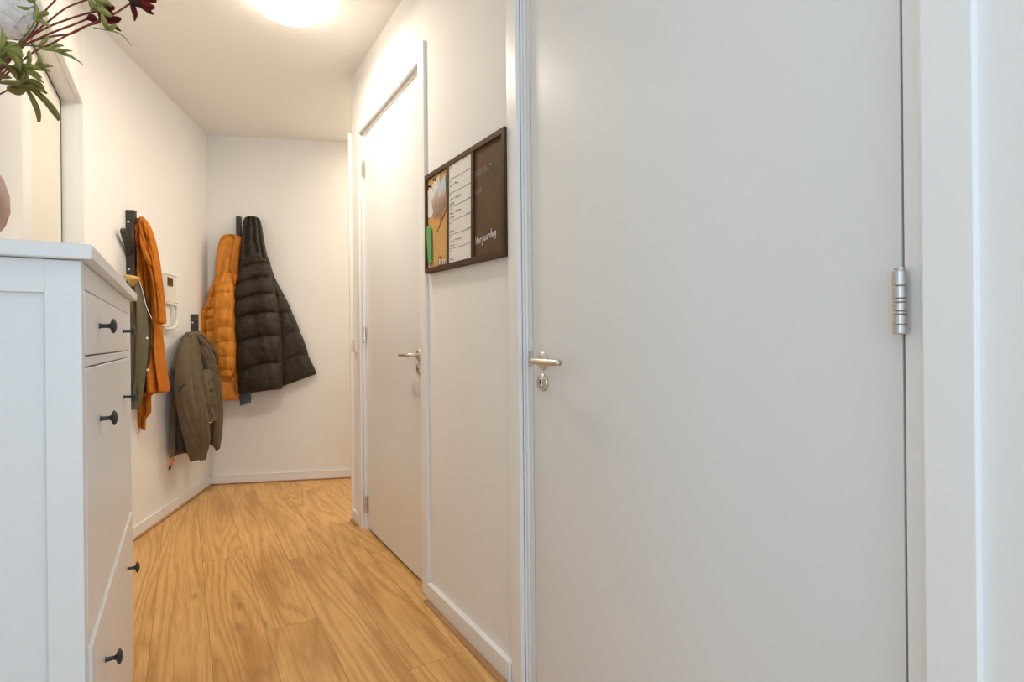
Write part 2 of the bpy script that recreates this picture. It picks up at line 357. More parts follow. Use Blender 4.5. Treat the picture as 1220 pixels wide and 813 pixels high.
# ------------------------------------------------------------------ recessed door on the left, beyond the chest
d3 = bpy.data.objects.new('door_3', None); S.collection.objects.link(d3); d3.location = (-.50, 3.0, 0); d3['kind'] = 'structure'
mesh_obj('door_leaf', B(-.530, -.490, 2.745, 3.372, .01, 2.272, bev=.002), m_doorcream, d3)
mesh_obj('finger_pull', B(-.4905, -.486, 2.775, 2.800, 1.02, 1.46, bev=.002), m_doorcream, d3)
mesh_obj('rubber_seal', box(box(bmesh.new(), -.5286, -.4885, 3.3722, 3.3850, .01, 2.279), -.5286, -.4885, 2.745, 3.3722, 2.2722, 2.2790), m_black, d3)
mesh_obj('hinge_stile', B(-.530, -.486, YO-.1, 2.744, 0, HO, bev=.001), m_trim, d3)
bm = bmesh.new(); box(bm, -.56, -.43, 3.386, PLc[1]+.01, 0, HO); box(bm, -.56, -.43, YO, 3.386, 2.281, HO+.02)
st('trim_10', bm, m_trim)
bm = bmesh.new(); box(bm, -.43, XL+.004, 3.390, PLc[1]+.002, 0, HO); box(bm, -.43, XL+.004, YO, 3.392, 2.286, 2.35, .001)
st('trim_11', bm, m_trim)
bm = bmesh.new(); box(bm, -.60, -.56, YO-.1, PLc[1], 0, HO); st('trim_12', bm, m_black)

# ------------------------------------------------------------------ ceiling lamp
lp = thing('ceiling_lamp', 'round flush white glass ceiling lamp, switched on, over the oak floor', 'lamp', (.451, 2.82, CE))
bm = bmesh.new(); lathe(bm, [(.001, 0), (.150, 0), (.152, -.004), (.152, -.016), (.148, -.018), (.001, -.018)], (.451, 2.82, CE), 'z', 48); mesh_obj('lamp_base', bm, m_white, lp, True)
bm = bmesh.new(); lathe(bm, [(.146, -.016)] + [(.158*math.cos(a), -.030-.062*math.sin(a)) for a in [i*math.pi/2/12 for i in range(0, 13)]], (.451, 2.82, CE), 'z', 48); mesh_obj('lamp_shade', bm, m_lamp, lp, True)
area('ceiling_lamp_light', (.451, 2.82, CE-.094), (0, 0, 0), .20, .20, 11, (1.0, .89, .74)).data.shape = 'DISK'

# ------------------------------------------------------------------ shoe cabinet
CZ = .010
ch = thing('shoe_cabinet', 'tall white shoe cabinet with dark knobs, holding the vase of flowers', 'cabinet', (-.28, 1.74, 0))
mesh_obj('top', B(-.408, -.132, 1.197, 2.300, 1.258, 1.284, bev=.0025), m_chest, ch)
Ya, Yb = 1.2165, 2.272
def side(y0, y1, rec):                 # framed side: two posts, rails and a recessed panel
    bm = bmesh.new()
    box(bm, -.2005, -.150, y0, y1, 0, 1.257, .0015); box(bm, -.405, -.355, y0, y1, 0, 1.257, .0015)
    box(bm, -.356, -.2005, y0, y1, 1.200, 1.257, .001); box(bm, -.356, -.2005, y0, y1, .10, .17, .001)
    box(bm, -.357, -.2002, y0+rec, y1-rec*.4, .16, 1.205)
    return bm
mesh_obj('side_panel', side(Ya, Ya+.030, .009), m_chest, ch)
mesh_obj('side_panel', side(Yb-.030, Yb, .009), m_chest, ch)
mesh_obj('back_panel', B(-.400, -.392, Ya+.031, Yb-.031, .06, 1.256), m_chest, ch)
fa, fb = Ya+.045, Yb-.060
bm = bmesh.new()
box(bm, -.170, -.151, Ya+.0305, fa-.002, .03, 1.257, .001); box(bm, -.170, -.151, fb+.002, Yb-.0305, .03, 1.257, .001)
box(bm, -.172, -.151, fa-.002, fb+.002, 1.211, 1.257, .001); box(bm, -.172, -.1512, fa-.002, fb+.002, 1.0705, 1.089, .001)
box(bm, -.20, -.151, fa, fb, .02, .040, .001)
box(bm, -.39, -.175, Ya+.031, Yb-.031, 1.040, 1.055)
mesh_obj('face_frame', bm, m_chest, ch)
bm = bmesh.new(); box(bm, -.385, -.182, fa, fb, .05, 1.035); box(bm, -.38, -.182, fa, fb, 1.06, 1.24); mesh_obj('carcass_shade', bm, m_black, ch)  # solid black blocks standing in for shade inside the front gaps
def knob(y, z, par, kx=-.150):
    bm = bmesh.new()
    lathe(bm, [(.001, 0), (.0058, 0), (.0058, .001), (.0046, .003), (.0042, .015), (.0060, .019), (.0130, .0215), (.0160, .0240), (.0158, .0258), (.0120, .0285), (.0060, .0305), (.001, .0310)], (kx, y, z), 'x', 28)
    return sub('knob', bm, m_knob, par, True)
def front(z0, z1, kz, name, y0=fa, y1=fb, proud=0):
    f = mesh_obj(name, B(-.170, -.150+proud, y0, y1, z0, z1, bev=.002), m_chest, ch)
    for y in (1.452, 2.005):
        k = knob(y, kz, f, -.150+proud)
    return f
front(1.0915, 1.2085, 1.150, 'drawer', fa+.001, fb-.001)
front(.5685, 1.0675, .955, 'tilt_compartment')
front(.0430, .5640, .446, 'tilt_compartment', fa, fb, .005)

# ------------------------------------------------------------------ organiser board on the right wall
bo = thing('memo_board', 'brown framed memo board with cork, weekly list and chalk panels on the wall', 'memo board', (XR, 1.903, 1.60))
XB = .897
bw, bh = .684/2, .416/2; rt = .0225
def bp(a, b_, x):                      # a: along the board towards the camera, b: up (before its slight tilt)
    return Vector((x, 1.903-a*math.cos(rt)-b_*math.sin(rt), 1.6025-a*math.sin(rt)+b_*math.cos(rt)))
def bbox(bm, a0, a1, b0, b1, x0, x1, bev=0):
    r = bmesh.ops.create_cube(bm, size=1); vs = r['verts']
    for v in vs: v.co = bp((a0+a1)/2+v.co.x*(a1-a0), (b0+b1)/2+v.co.y*(b1-b0), (x0+x1)/2+v.co.z*(x1-x0))
    if bev: bmesh.ops.bevel(bm, geom=list({e for v in vs for e in v.link_edges}), offset=bev, segments=2, affect='EDGES', profile=.5)
    return bm
fw = .020
bm = bmesh.new()
bbox(bm, -bw, bw, bh-fw, bh, XB, XR-.001, .0012); bbox(bm, -bw, bw, -bh, -bh+fw, XB, XR-.001, .0012)
bbox(bm, -bw, -bw+fw, -bh+fw-.001, bh-fw+.001, XB, XR-.001, .001); bbox(bm, bw-fw, bw, -bh+fw-.001, bh-fw+.001, XB, XR-.001, .001)
a1, a2 = -.1060, .1085                # divider centres
for a in (a1, a2): bbox(bm, a-.009, a+.009, -bh+fw-.001, bh-fw+.001, XB+.001, XR-.001, .001)
mesh_obj('board_frame', bm, m_frame, bo)
def panel(name, a0, a1_, m, x): return mesh_obj(name, bbox(bmesh.new(), a0, a1_, -bh+fw-.002, bh-fw+.002, x, x+.004), m, bo)
cork = panel('cork_panel', -bw+fw-.001, a1-.008, m_cork, XB+.008)
lst = panel('weekly_list', a1+.008, a2-.008, m_paper, XB+.004)
chalk = panel('chalk_panel', a2+.008, bw-fw+.001, m_chalk, XB+.009)
def strip(bm, pts, w, x):              # thin raised stroke on the board
    for (a, b_), (c, d) in zip(pts[:-1], pts[1:]):
        L = math.hypot(c-a, d-b_) or 1e-6; px, py = -(d-b_)/L*w/2, (c-a)/L*w/2; ex, ey = (c-a)/L*w*.3, (d-b_)/L*w*.3
        lo = []
        for xx in (x, x-.0006): lo.append([bm.verts.new(bp(q, r_, xx)) for q, r_ in ((a-ex+px, b_-ey+py), (c+ex+px, d+ey+py), (c+ex-px, d+ey-py), (a-ex-px, b_-ey-py))])
        bm.faces.new(lo[1]); bm.faces.new(lo[0])
        for i in range(4): bm.faces.new((lo[0][i], lo[0][(i+1) % 4], lo[1][(i+1) % 4], lo[1][i]))
def scribble(bm, a0, a1_, b0, h, w, x, n):
    pts = [(a0+(a1_-a0)*i/n, b0+h*random.uniform(-.5, .5)*(1 if i % 2 else -.6)) for i in range(n+1)]; strip(bm, pts, w, x)
def hand(*a):
    b_ = bmesh.new(); scribble(b_, *a); HW.append(b_)
la, lb = a1+.012, a2-.010; top = bh-fw
HW = []; bm = bmesh.new(); ph = (2*(bh-fw))/7.0
for i in range(7):
    t0 = top-ph*i
    scribble(bm, la+.006, la+.032, t0-.009, .004, .0010, XB+.004, 9)                       # small day heading
    if i < 6: strip(bm, [(la+.004, t0-ph), (lb-(.045 if i < 6 else .004), t0-ph)], .0016, XB+.004); scribble(bm, lb-.040, lb-.004, t0-ph+.002, .009, .0014, XB+.004, 12)
    if i in (1, 2, 3, 5):
        hand(la+.008, la+.040, t0-.026, .012, .0016, XB+.004, 10); hand(la+.050, la+(.105 if i != 1 else .08), t0-.024, .012, .0016, XB+.004, 14)
    if i in (2, 3, 4, 5, 6): hand(la+.008, la+.045, t0-.042, .010, .0016, XB+.004, 10)
sub('list_print', bm, m_ink, lst)
for b_ in HW: sub('handwriting', b_, m_ink, lst)
# chalk writing: VERJAARDAG in joined hand as in the photograph
def glyphs():
    G = {'V': [[(0, 1), (.28, 0), (.62, 1.1)]], 'e': [[(.05, .32), (.42, .38), (.30, .62), (.08, .40), (.14, .05), (.42, .12)]], 'r': [[(.05, 0), (.08, .55)], [(.08, .40), (.25, .60), (.38, .52)]],
         'j': [[(.25, .58), (.22, -.30), (.05, -.42), (-.05, -.30)], [(.26, .80), (.27, .85)]], 'a': [[(.40, .55), (.15, .55), (.05, .25), (.20, .02), (.40, .25), (.42, .58), (.44, .02)]],
         'd': [[(.40, .50), (.15, .52), (.05, .22), (.20, .02), (.40, .22)], [(.44, 1.1), (.42, .02)]], 'g': [[(.40, .52), (.15, .54), (.05, .28), (.20, .08), (.40, .28)], [(.42, .56), (.40, -.25), (.22, -.42), (.02, -.30)]]}
    return G
G = glyphs()
def write(bm, s, a, b_, h, w, x, slope=0, adv=.50):
    for c in s:
        if c == ' ': a += h*.25; continue
        for st_ in G[c]: strip(bm, [(a+p*h, b_+q*h+slope*(a+p*h)) for p, q in st_], w, x)
        a += h*(adv+(.12 if c == 'V' else 0)-(.10 if c in 'jr' else 0))
bm = bmesh.new(); write(bm, 'Verjaardag', a2+.016, -bh+fw+.030, .0255, .0030, XB+.009, .10, .62); sub('chalk_writing', bm, m_chalkw, chalk)
bm = bmesh.new()
for k in range(5): scribble(bm, a2+.014, a2+.120, .098+.004*k, .006, .0028, XB+.009, 14)
sub('faded_chalk_smear', bm, m_chalkf, chalk); bm = bmesh.new()
for k in range(4): scribble(bm, a2+.016, a2+.060, .036+.004*k, .006, .0028, XB+.009, 8)
sub('faded_chalk_smear', bm, m_chalkf, chalk); bm = bmesh.new()
for k in range(3): scribble(bm, a2+.10, a2+.135, .110+.004*k, .006, .0026, XB+.009, 6)
sub('faded_chalk_smear', bm, m_chalkf, chalk)
# things pinned to the cork
def quad(bm, pts, x, th=.0012):
    lo = [[bm.verts.new(bp(a, b_, xx)) for a, b_ in pts] for xx in (x, x-th)]
    bm.faces.new(lo[0]); bm.faces.new(lo[1]); n = len(pts)
    for i in range(n): bm.faces.new((lo[0][i], lo[0][(i+1) % n], lo[1][(i+1) % n], lo[1][i]))
    return bm
def photo_mat():
    m = bpy.data.materials.new('photo_print'); m.use_nodes = True; nt = m.node_tree; b = nt.nodes['Principled BSDF']; b.inputs['Roughness'].default_value = .35
    tc = nt.nodes.new('ShaderNodeTexCoord'); sp = nt.nodes.new('ShaderNodeSeparateXYZ'); nt.links.new(tc.outputs['Generated'], sp.inputs[0])
    n = nt.nodes.new('ShaderNodeTexNoise'); n.inputs['Scale'].default_value = 4; nt.links.new(tc.outputs['Generated'], n.inputs['Vector'])
    a = nt.nodes.new('ShaderNodeMath'); a.operation = 'MULTIPLY_ADD'; a.inputs[1].default_value = .55; nt.links.new(n.outputs['Fac'], a.inputs[0])
    s = nt.nodes.new('ShaderNodeMath'); s.operation = 'MULTIPLY_ADD'; s.inputs[1].default_value = .9; s.inputs[2].default_value = -.22; nt.links.new(sp.outputs[2], s.inputs[0]); nt.links.new(s.outputs[0], a.inputs[2])
    r = nt.nodes.new('ShaderNodeValToRGB'); e = r.color_ramp.elements; e[0].position = 0; e[0].color = (.55, .20, .03, 1); e[1].position = .9; e[1].color = (.50, .62, .74, 1)
    for p, c in ((.18, (.75, .33, .06)), (.36, (.22, .09, .05)), (.5, (.30, .19, .14)), (.62, (.55, .38, .25)), (.75, (.52, .60, .68))):
        q = e.new(p); q.color = (*c, 1)
    nt.links.new(a.outputs[0], r.inputs[0]); nt.links.new(r.outputs[0], b.inputs['Base Color']); return m
card = mesh_obj('pinned_card', quad(bmesh.new(), [(-.322, .140), (-.200, .180), (-.186, .120), (-.282, .020), (-.318, .030)], XB+.0075), m_paper)
tag(card, 'white card pinned behind the photo print on the cork panel', 'card')
photo = mesh_obj('photo_print', quad(bmesh.new(), [(-.278, .092), (-.136, .168), (-.122, .034), (-.222, -.048)], XB+.0060, .001), photo_mat())
tag(photo, 'tilted photo print in blue, brown and orange pinned to the cork panel', 'photo')
for i, (a, b_) in enumerate([(-.272, .148), (-.222, .164)]):
    bm = bmesh.new(); lathe(bm, [(.001, .004), (.0012, .004), (.0012, -.002), (.005, -.003), (.0045, -.006), (.003, -.009), (.006, -.014), (.001, -.015)], bp(a, b_, XB+.0045), 'x', 14)
    tag(mesh_obj('push_pin', bm, m_black, None, True), ['left black push pin holding the white card on the cork', 'right black push pin at the top of the photo print'][i], 'push pin', 'push pins in the cork panel')
bm = quad(bmesh.new(), [(-.328, -.028), (-.316, -.010), (-.300, -.010), (-.276, -.022), (-.268, -.170), (-.304, -.172)], XB+.0055, .004)
g = mesh_obj('green_tag', bm, m_green); tag(g, 'long green paper tag hanging at the left edge of the cork panel', 'paper tag')
bm = quad(bmesh.new(), [(-.310, -.168), (-.284, -.168), (-.286, -.198), (-.312, -.200)], XB+.0074, .001)
c2 = mesh_obj('ticket_stub', bm, m_red); tag(c2, 'small red and white ticket stub below the green tag on the cork', 'ticket')
sub('white_stripe', quad(bmesh.new(), [(-.305, -.172), (-.297, -.172), (-.299, -.196), (-.306, -.196)], XB+.0062, .0004), m_paper, c2)
bm = bmesh.new(); quad(bm, [(-.206, -.152), (-.176, -.152), (-.176, -.186), (-.120, -.186), (-.120, -.190), (-.206, -.190)], XB+.0070, .0008)
sub('printed_logo', bm, m_frame, cork)
bm = bmesh.new(); quad(bm, [(-.198, -.158), (-.186, -.158), (-.186, -.184), (-.198, -.184)], XB+.0060, .0004)
for a in (-.166, -.148): quad(bm, [(a, -.168), (a+.007, -.168), (a+.007, -.189), (a, -.189)], XB+.0060, .0004)
quad(bm, [(-.172, -.166), (-.134, -.166), (-.134, -.170), (-.172, -.170)], XB+.0058, .0003)
sub('logo_mark', bm, m_paper, cork)

# ------------------------------------------------------------------ coat racks
def at(o, a, e, d=0, n=(0, 0)): return (o[0]+a*e[0]+d*n[0], o[1]+a*e[1]+d*n[1])
def rack(name, label, o, e, n, z0, z1, pins, pegs, w=.028, dep=.050):
    # upright bar standing off the wall; white pins on the side towards the camera; pegs slanting up and out
    r = thing(name, label, 'coat rack', (o[0], o[1], z0), 'dark upright coat racks')
    bm = bmesh.new(); obox(bm, o, e, n, -w/2, w/2, .003, dep, z0, z1, .0015); obox(bm, o, e, n, -w/2+.004, w/2-.004, 0, .0035, z0+.03, z1-.03)
    mesh_obj('bar', bm, m_rack, r)
    for z in pins:
        bm = bmesh.new(); c = at(o, -w/2, e, dep*.42, n)
        tube(bm, [(c[0], c[1], z), (c[0]-e[0]*.0025, c[1]-e[1]*.0025, z)], .0055, 14); mesh_obj('pin', bm, m_pin, r)
    for s, zb, ln, up in pegs:          # s: -1 towards the camera along the wall
        bm = bmesh.new(); a = at(o, s*w*.3, e, dep*.5, n); b_ = at(o, s*(w*.3+ln), e, dep*.5+.018, n)
        d = Vector((b_[0]-a[0], b_[1]-a[1], up)); L = d.length; q = d.to_track_quat('Z', 'Y').to_matrix().to_4x4()
        t = bmesh.new(); box(t, -.013, .013, -.013, .013, 0, L, .002); t.transform(Matrix.Translation((a[0], a[1], zb)) @ q)
        me = bpy.data.meshes.new('t'); t.to_mesh(me); t.free(); bm.from_mesh(me); bpy.data.meshes.remove(me)
        mesh_obj('peg', bm, m_rack, r)
    return r
K1 = (-.269, 3.807)
rack('coat_rack', 'dark wooden upright coat rack on the left wall above the cabinet top', K1, u, nl, 1.42, 1.865, (1.800, 1.534), [(-1, 1.62, .115, .115), (1, 1.60, .11, .14)])
K2 = (.0515, 4.673)
rack('coat_rack', 'dark wooden coat rack low on the left wall above the olive-brown jacket', K2, u, nl, .90, 1.325, (1.265,), [(-1, 1.02, .15, .14)])
K3 = (.402, 4.912)
rack('coat_rack', 'dark coat rack on the far wall behind the two hooded puffer coats', K3, vb, mb, 1.66, 2.112, (), [(1, 1.94, .06, .07), (-1, 1.84, .09, .09)], .030, .045)

# ------------------------------------------------------------------ garments
class Plane:                           # vertical working plane of a garment: origin o, across direction e, towards the viewer f
    def __init__(s, o, e): 
        L = math.hypot(*e); s.e = (e[0]/L, e[1]/L); s.f = (s.e[1], -s.e[0]); s.o = o
    def pt(s, px, py, off=0):
        o = (s.o[0]+s.f[0]*off, s.o[1]+s.f[1]*off); return on_plane(px, py, o, s.f)
def sm(a, b_, t): t = max(0, min(1, (t-a)/(b_-a))); return t*t*(3-2*t)
def cloth(bm, pl, rows, N=70, K=44, quilt=None, qamp=.35, folds=(), back=.55, power=.8, wrinkle=.0, seed=0, endcap=.05, crease=(0, 0), cw=.05):
    """closed cloth volume. rows: (xl, yl, xr, yr, off, depth[m]) from top to bottom, in coordinates traced on the garment's own plane"""
    rnd = random.Random(seed); Q = catmull([list(r) for r in rows], N); f = Vector((pl.f[0], pl.f[1], 0)); rings = []
    ph = [rnd.uniform(0, 6.28) for _ in range(12)]
    CR = [(rnd.uniform(-.9, .9), rnd.uniform(.05, .95), rnd.uniform(-1.1, 1.1), rnd.uniform(.10, .28), rnd.uniform(.5, 1)) for _ in range(crease[0])]
    for i, (xl, yl, xr, yr, off, dep) in enumerate(Q):
        t = i/N; A = pl.pt(xl, yl, off); C_ = pl.pt(xr, yr, off); c = (A+C_)/2; h = (C_-A)/2
        g = min(1, math.sqrt(max(0, 1-(1-min(1, t/endcap))**2))*1.0) if endcap else 1; g2 = min(1, math.sqrt(max(0, 1-(1-min(1, (1-t)/endcap))**2))) if endcap else 1
        cap = .25+.75*min(g, g2)
        ring = []
        for k in range(K):
            a = 2*math.pi*k/K; ca, sa = math.cos(a), math.sin(a)
            sx = math.copysign(abs(ca)**power, ca); sy = math.copysign(abs(sa)**power, sa)
            q = 1; 
            if quilt:
                tt = t+.018*math.sin(ca*2+1)*(1 if sa > 0 else 0)
                j = 0
                while j < len(quilt)-1 and quilt[j+1] < tt: j += 1
                a_, b_ = (quilt[j], quilt[j+1]) if j < len(quilt)-1 else (quilt[-1], 1.02)
                if tt < quilt[0]: a_, b_ = 0, quilt[0]
                w = max(0, min(1, (tt-a_)/max(b_-a_, 1e-4))); q = 1-qamp*(1-math.sin(math.pi*w)**.38)
            d = dep*cap*q*(sy if sa > 0 else sy*back)
            hw = 1-(.10*(1-q))
            if sa > 0:
                for (fx, fd, fwid, t0, t1) in folds:   # creases: position across (-1..1) at top/bottom, depth, width, t range
                    x0 = fx[0]+(fx[1]-fx[0])*t; m_ = sm(t0-.06, t0+.06, t)*(1-sm(t1-.06, t1+.06, t)); d -= 1.6*fd*m_*math.exp(-((sx-x0)/fwid)**2)*min(1, sa*2.5)
                for cx, ct, cs, cl_, cd in CR:
                    dt = t-ct
                    if abs(dt) < cl_: d -= crease[1]*cd*math.cos(dt/cl_*math.pi/2)*math.exp(-((sx-cx-cs*dt*2.2)/cw)**2)*min(1, sa*2)
                if wrinkle:
                    d += wrinkle*(math.sin(7*sx+9*t+ph[0])+.7*math.sin(13*sx-17*t+ph[1])*math.sin(6*t+ph[2])+.5*math.sin(31*t+5*sx+ph[3])*math.sin(4*sx+ph[4]))*sa
                    d += wrinkle*.45*math.sin(47*t+9*sx+ph[5])*math.sin(11*sx-7*t+ph[6])*sa
            p = c+h*sx*hw+f*d
            ring.append(bm.verts.new(p))
        rings.append(ring)
    for i in range(len(rings)-1):
        for k in range(K): bm.faces.new((rings[i][k], rings[i][(k+1) % K], rings[i+1][(k+1) % K], rings[i+1][k]))
    bm.faces.new(rings[0]); bm.faces.new(rings[-1])
    return bm
def piece(name, pl, rows, m, parent, **k): return mesh_obj(name, cloth(bmesh.new(), pl, rows, **k), m, parent, True)

# dark puffer coat on the far wall
plB = Plane(at(P2, .3, vb, .10, mb), vb)
dk = thing('puffer_coat', 'dark brown quilted puffer coat with hood on the far wall', 'coat', (.50, 4.80, 1.0))
piece('hood', plB, [(294, 259, 303, 258, -.04, .03), (291, 262, 309, 261, -.03, .05), (289.5, 272, 312, 271, -.01, .065), (288, 290, 315, 289, 0, .075), (287.5, 303, 318, 303, 0, .08), (286, 314, 320, 313, -.01, .07)], m_dark, dk, N=50,
      folds=[((-.25, -.45), .035, .13, .12, .85), ((.30, .35), .030, .12, .15, .8), ((.75, .75), .02, .1, .2, .9)], wrinkle=.003, crease=(9,.02), cw=.07, seed=1)
def tq(ys, y0, y1): return [(y-y0)/(y1-y0) for y in ys]
piece('body', plB, [(287.5, 306, 318, 304, 0, .06), (285, 322, 322.5, 318, .0, .085), (281, 345, 327, 338, .01, .10), (279.3, 366, 331, 361, .01, .11), (279.8, 390, 334, 384, .015, .115), (281.5, 417, 336.5, 410, .015, .12), (283.5, 445, 338, 437, .015, .12), (285.5, 470, 336.5, 463.5, .015, .105)], m_dark, dk,
      N=170, K=56, quilt=tq([312, 325, 345, 366, 388, 414, 441.5], 305, 468), qamp=.50, folds=[((-.05, .1), .010, .3, .1, .9)], wrinkle=.0035, crease=(30, .014), cw=.03, seed=2, endcap=.02)
piece('side_panel', plB, [(314, 300, 320.5, 308, -.05, .02), (314, 322, 326, 327, -.05, .03), (318, 345, 334.5, 344, -.05, .04), (321, 366, 344, 362, -.05, .05), (324, 390, 353, 383, -.05, .055), (327, 416, 361.5, 404, -.05, .055), (328, 440, 370, 428, -.05, .055), (330, 463, 378, 445.5, -.05, .045)], m_dark, dk,
      N=130, K=40, quilt=tq([312, 341, 361, 382, 406, 432], 302, 459), qamp=.45, wrinkle=.003, crease=(10, .006), cw=.06, seed=3, endcap=.02)
# mustard puffer coat
plM = Plane(at(P2, .2, vb, .09, mb), vb)
mu = thing('puffer_coat', 'mustard orange hooded puffer coat hanging left of the dark one', 'coat', (.30, 4.85, 1.0))
piece('hood', plM, [(267, 280, 277, 279, -.03, .03), (262.5, 286, 288.5, 284, -.02, .055), (260, 297, 287, 297, 0, .07), (258.6, 310, 285, 310, 0, .075), (257.2, 324, 283.5, 326, 0, .075), (257, 334, 282, 335, -.01, .06)], m_must, mu, N=50,
      folds=[((-.3, -.25), .030, .10, .05, .95), ((.35, .4), .030, .10, .05, .95), ((.05, .0), .018, .1, .1, .6), ((.75, .7), .02, .08, .2, .9)], wrinkle=.002, crease=(9,.018), cw=.07, seed=4)
piece('body', plM, [(259, 326, 282, 327, 0, .045), (251.5, 342, 283, 343, 0, .07), (245.5, 362, 282, 362, 0, .085), (238, 376, 281.5, 376, 0, .09), (236, 392, 282, 392, 0, .095), (236.5, 415, 283, 415, 0, .095), (240, 445, 283.5, 444, 0, .09), (244, 478.5, 286, 476.5, 0, .08)], m_must, mu,
      N=150, K=56, quilt=tq([340, 360, 380, 398, 417, 436, 450, 465], 326, 478), qamp=.34, folds=[((-.62, -.45), .045, .07, .15, .95), ((-.15, -.2), .02, .1, .5, .95)], wrinkle=.002, crease=(30, .013), cw=.03, seed=5, endcap=.02)
piece('sleeve', plM, [(265, 326, 276, 326, .055, .02), (259.5, 340, 279, 342, .06, .045), (256.5, 356, 280, 357, .065, .06), (255.3, 380, 280.2, 380, .07, .07), (255.3, 400, 281.4, 400, .07, .07), (256.2, 416, 282, 417, .07, .07), (258.4, 432, 281.8, 433, .07, .065), (260.2, 443, 280, 446, .065, .05)], m_must, mu,
      N=110, K=40, quilt=tq([342, 354, 371, 387, 403, 421.5, 440], 326, 445), qamp=.32, wrinkle=.0028, crease=(22, .012), cw=.05, seed=6, endcap=.04)
piece('cuff', plM, [(261.5, 441, 278.5, 442.5, .075, .035), (261.5, 446, 278, 447, .075, .04), (263, 449, 277, 449.5, .07, .03)], m_must, mu, N=14, seed=7)
piece('collar_flap', plM, [(276, 325, 282.5, 327, .06, .015), (277, 332, 283, 331, .065, .02), (278.5, 339, 280.5, 339, .06, .01)], m_rust, mu, N=16, K=20)
bm = bmesh.new(); tube(bm, [plM.pt(279.5, 450, .09), plM.pt(281, 460, .09), plM.pt(284.5, 474, .085)], .005, 8, 12); mesh_obj('zip', bm, m_rustd, mu, True)
cl = mesh_obj('glove', cloth(bmesh.new(), plB, [(284, 464, 298, 462, -.03, .03), (285.5, 474, 299, 471, -.03, .03), (286.5, 483.5, 299, 480, -.03, .02)], N=20, K=28, wrinkle=.002, seed=8), m_blue, None, True)
tag(cl, 'blue-grey knitted cloth hanging out below the dark puffer coat', 'cloth')

# olive-brown jacket on the low rack
plJ = Plane((.054, 4.384), (.308, .516))
oj = thing('jacket', 'olive-brown cotton jacket hanging from the low rack in the corner', 'jacket', (.09, 4.42, .3))
piece('body', plJ, [(223, 396, 234, 394.5, -.05, .04), (218, 404, 240, 401, -.03, .06), (214.5, 420, 247, 418, -.02, .07), (211.5, 440, 253, 437, -.02, .07), (209, 458, 257.5, 455, -.02, .07), (206, 485, 259.5, 480, -.02, .065), (204, 515, 260.5, 508, -.02, .06), (203, 546.5, 250, 522, -.02, .045)], m_olive, oj,
      N=120, K=60, folds=[((-.75, -.8), .02, .08, .35, 1.1)], wrinkle=.002, crease=(16, .028), cw=.055, seed=9, endcap=.02)
piece('sleeve', plJ, [(221, 397, 228, 396, .02, .03), (214.5, 418, 229, 418, .06, .05), (211.3, 440, 232, 440, .075, .065), (210, 460, 235, 462, .08, .075), (213.5, 485, 238.5, 487, .085, .08), (218, 510, 243, 512, .085, .075), (223, 532, 243.5, 530, .08, .065), (227, 544, 241.0, 542, .075, .055), (228.5, 550.5, 240.5, 548, .075, .045)], m_olive, oj,
      N=130, K=56, folds=[((-.35, -.1), .018, .12, .08, .5), ((.4, .05), .014, .10, .35, .85), ((.45, .6), .020, .10, .0, .4), ((-.5, .2), .012, .10, .7, .95)], wrinkle=.0035, crease=(16, .028), cw=.055, seed=10, endcap=.03)
piece('shoulder_fold', plJ, [(224, 397, 231, 396, .045, .02), (226, 415, 233.5, 413, .07, .035), (229, 440, 236.5, 440, .085, .045), (232, 465, 238.5, 465, .085, .045), (235, 488, 240, 488, .08, .03)], m_olive, oj, N=70, K=32, folds=[((0, 0), .016, .25, .05, .8)], wrinkle=.001, crease=(16, .028), cw=.055, seed=31, endcap=.06)
piece('sleeve', plJ, [(240.5, 441, 247.5, 440, .075, .025), (238, 452, 248.5, 450, .10, .04), (238, 470, 251, 468, .105, .055), (239, 488, 252.8, 486, .105, .055), (240.5, 504.5, 253.3, 502, .10, .045)], m_olive, oj, N=70, K=36, folds=[((-.3, .2), .02, .16, .05, .8), ((.5, .3), .012, .12, .3, .9)], wrinkle=.003, crease=(16, .028), cw=.055, seed=11, endcap=.04)
piece('front_panel', plJ, [(232, 400, 241, 401, .03, .03), (237, 418, 247.5, 417, .055, .045), (243.5, 436, 254, 435, .07, .05), (248.5, 458, 258.5, 456, .075, .05), (252, 482, 260.5, 478, .07, .045), (254, 510, 262, 507, .065, .04), (254.5, 531, 258.8, 538, .055, .025)], m_olive, oj, N=90, K=40, folds=[((-.1, .1), .02, .18, .1, .95), ((.6, .5), .014, .12, .3, .9)], wrinkle=.002, crease=(16, .028), cw=.055, seed=12, endcap=.03)
piece('hood', plJ, [(230, 397, 237, 397, .04, .02), (237, 408, 246.5, 407, .06, .04), (243.5, 420, 253.5, 419, .065, .045), (250, 431, 257.5, 430.5, .06, .035), (252, 435.5, 257.5, 435, .05, .02)], m_olive, oj, N=50, K=36, folds=[((.05, .0), .025, .2, .1, .9)], wrinkle=.0015, crease=(16, .028), cw=.055, seed=13, endcap=.06)
piece('hood_edge', plJ, [(217.5, 402, 222, 400, .01, .025), (211.5, 420, 217, 417, .02, .04), (207, 434, 213, 431, .02, .04), (206, 443, 210.5, 442, .015, .02)], m_olive, oj, N=40, K=28, wrinkle=.001, seed=14, endcap=.06)
piece('lining', plJ, [(235.5, 428, 241.5, 426, .03, .03), (237, 440, 248, 438, .035, .035), (238, 460, 254, 458, .035, .035), (240, 490, 255, 488, .035, .035), (242, 512, 255.5, 512, .035, .03), (243.5, 524, 256, 533.5, .03, .02)], m_lin, oj, N=40, K=28)
piece('lining', plJ, [(211, 478, 216, 482, .035, .03), (211, 510, 222, 510, .04, .03), (213, 538, 226, 541.5, .035, .02)], m_lin, oj, N=24, K=24)
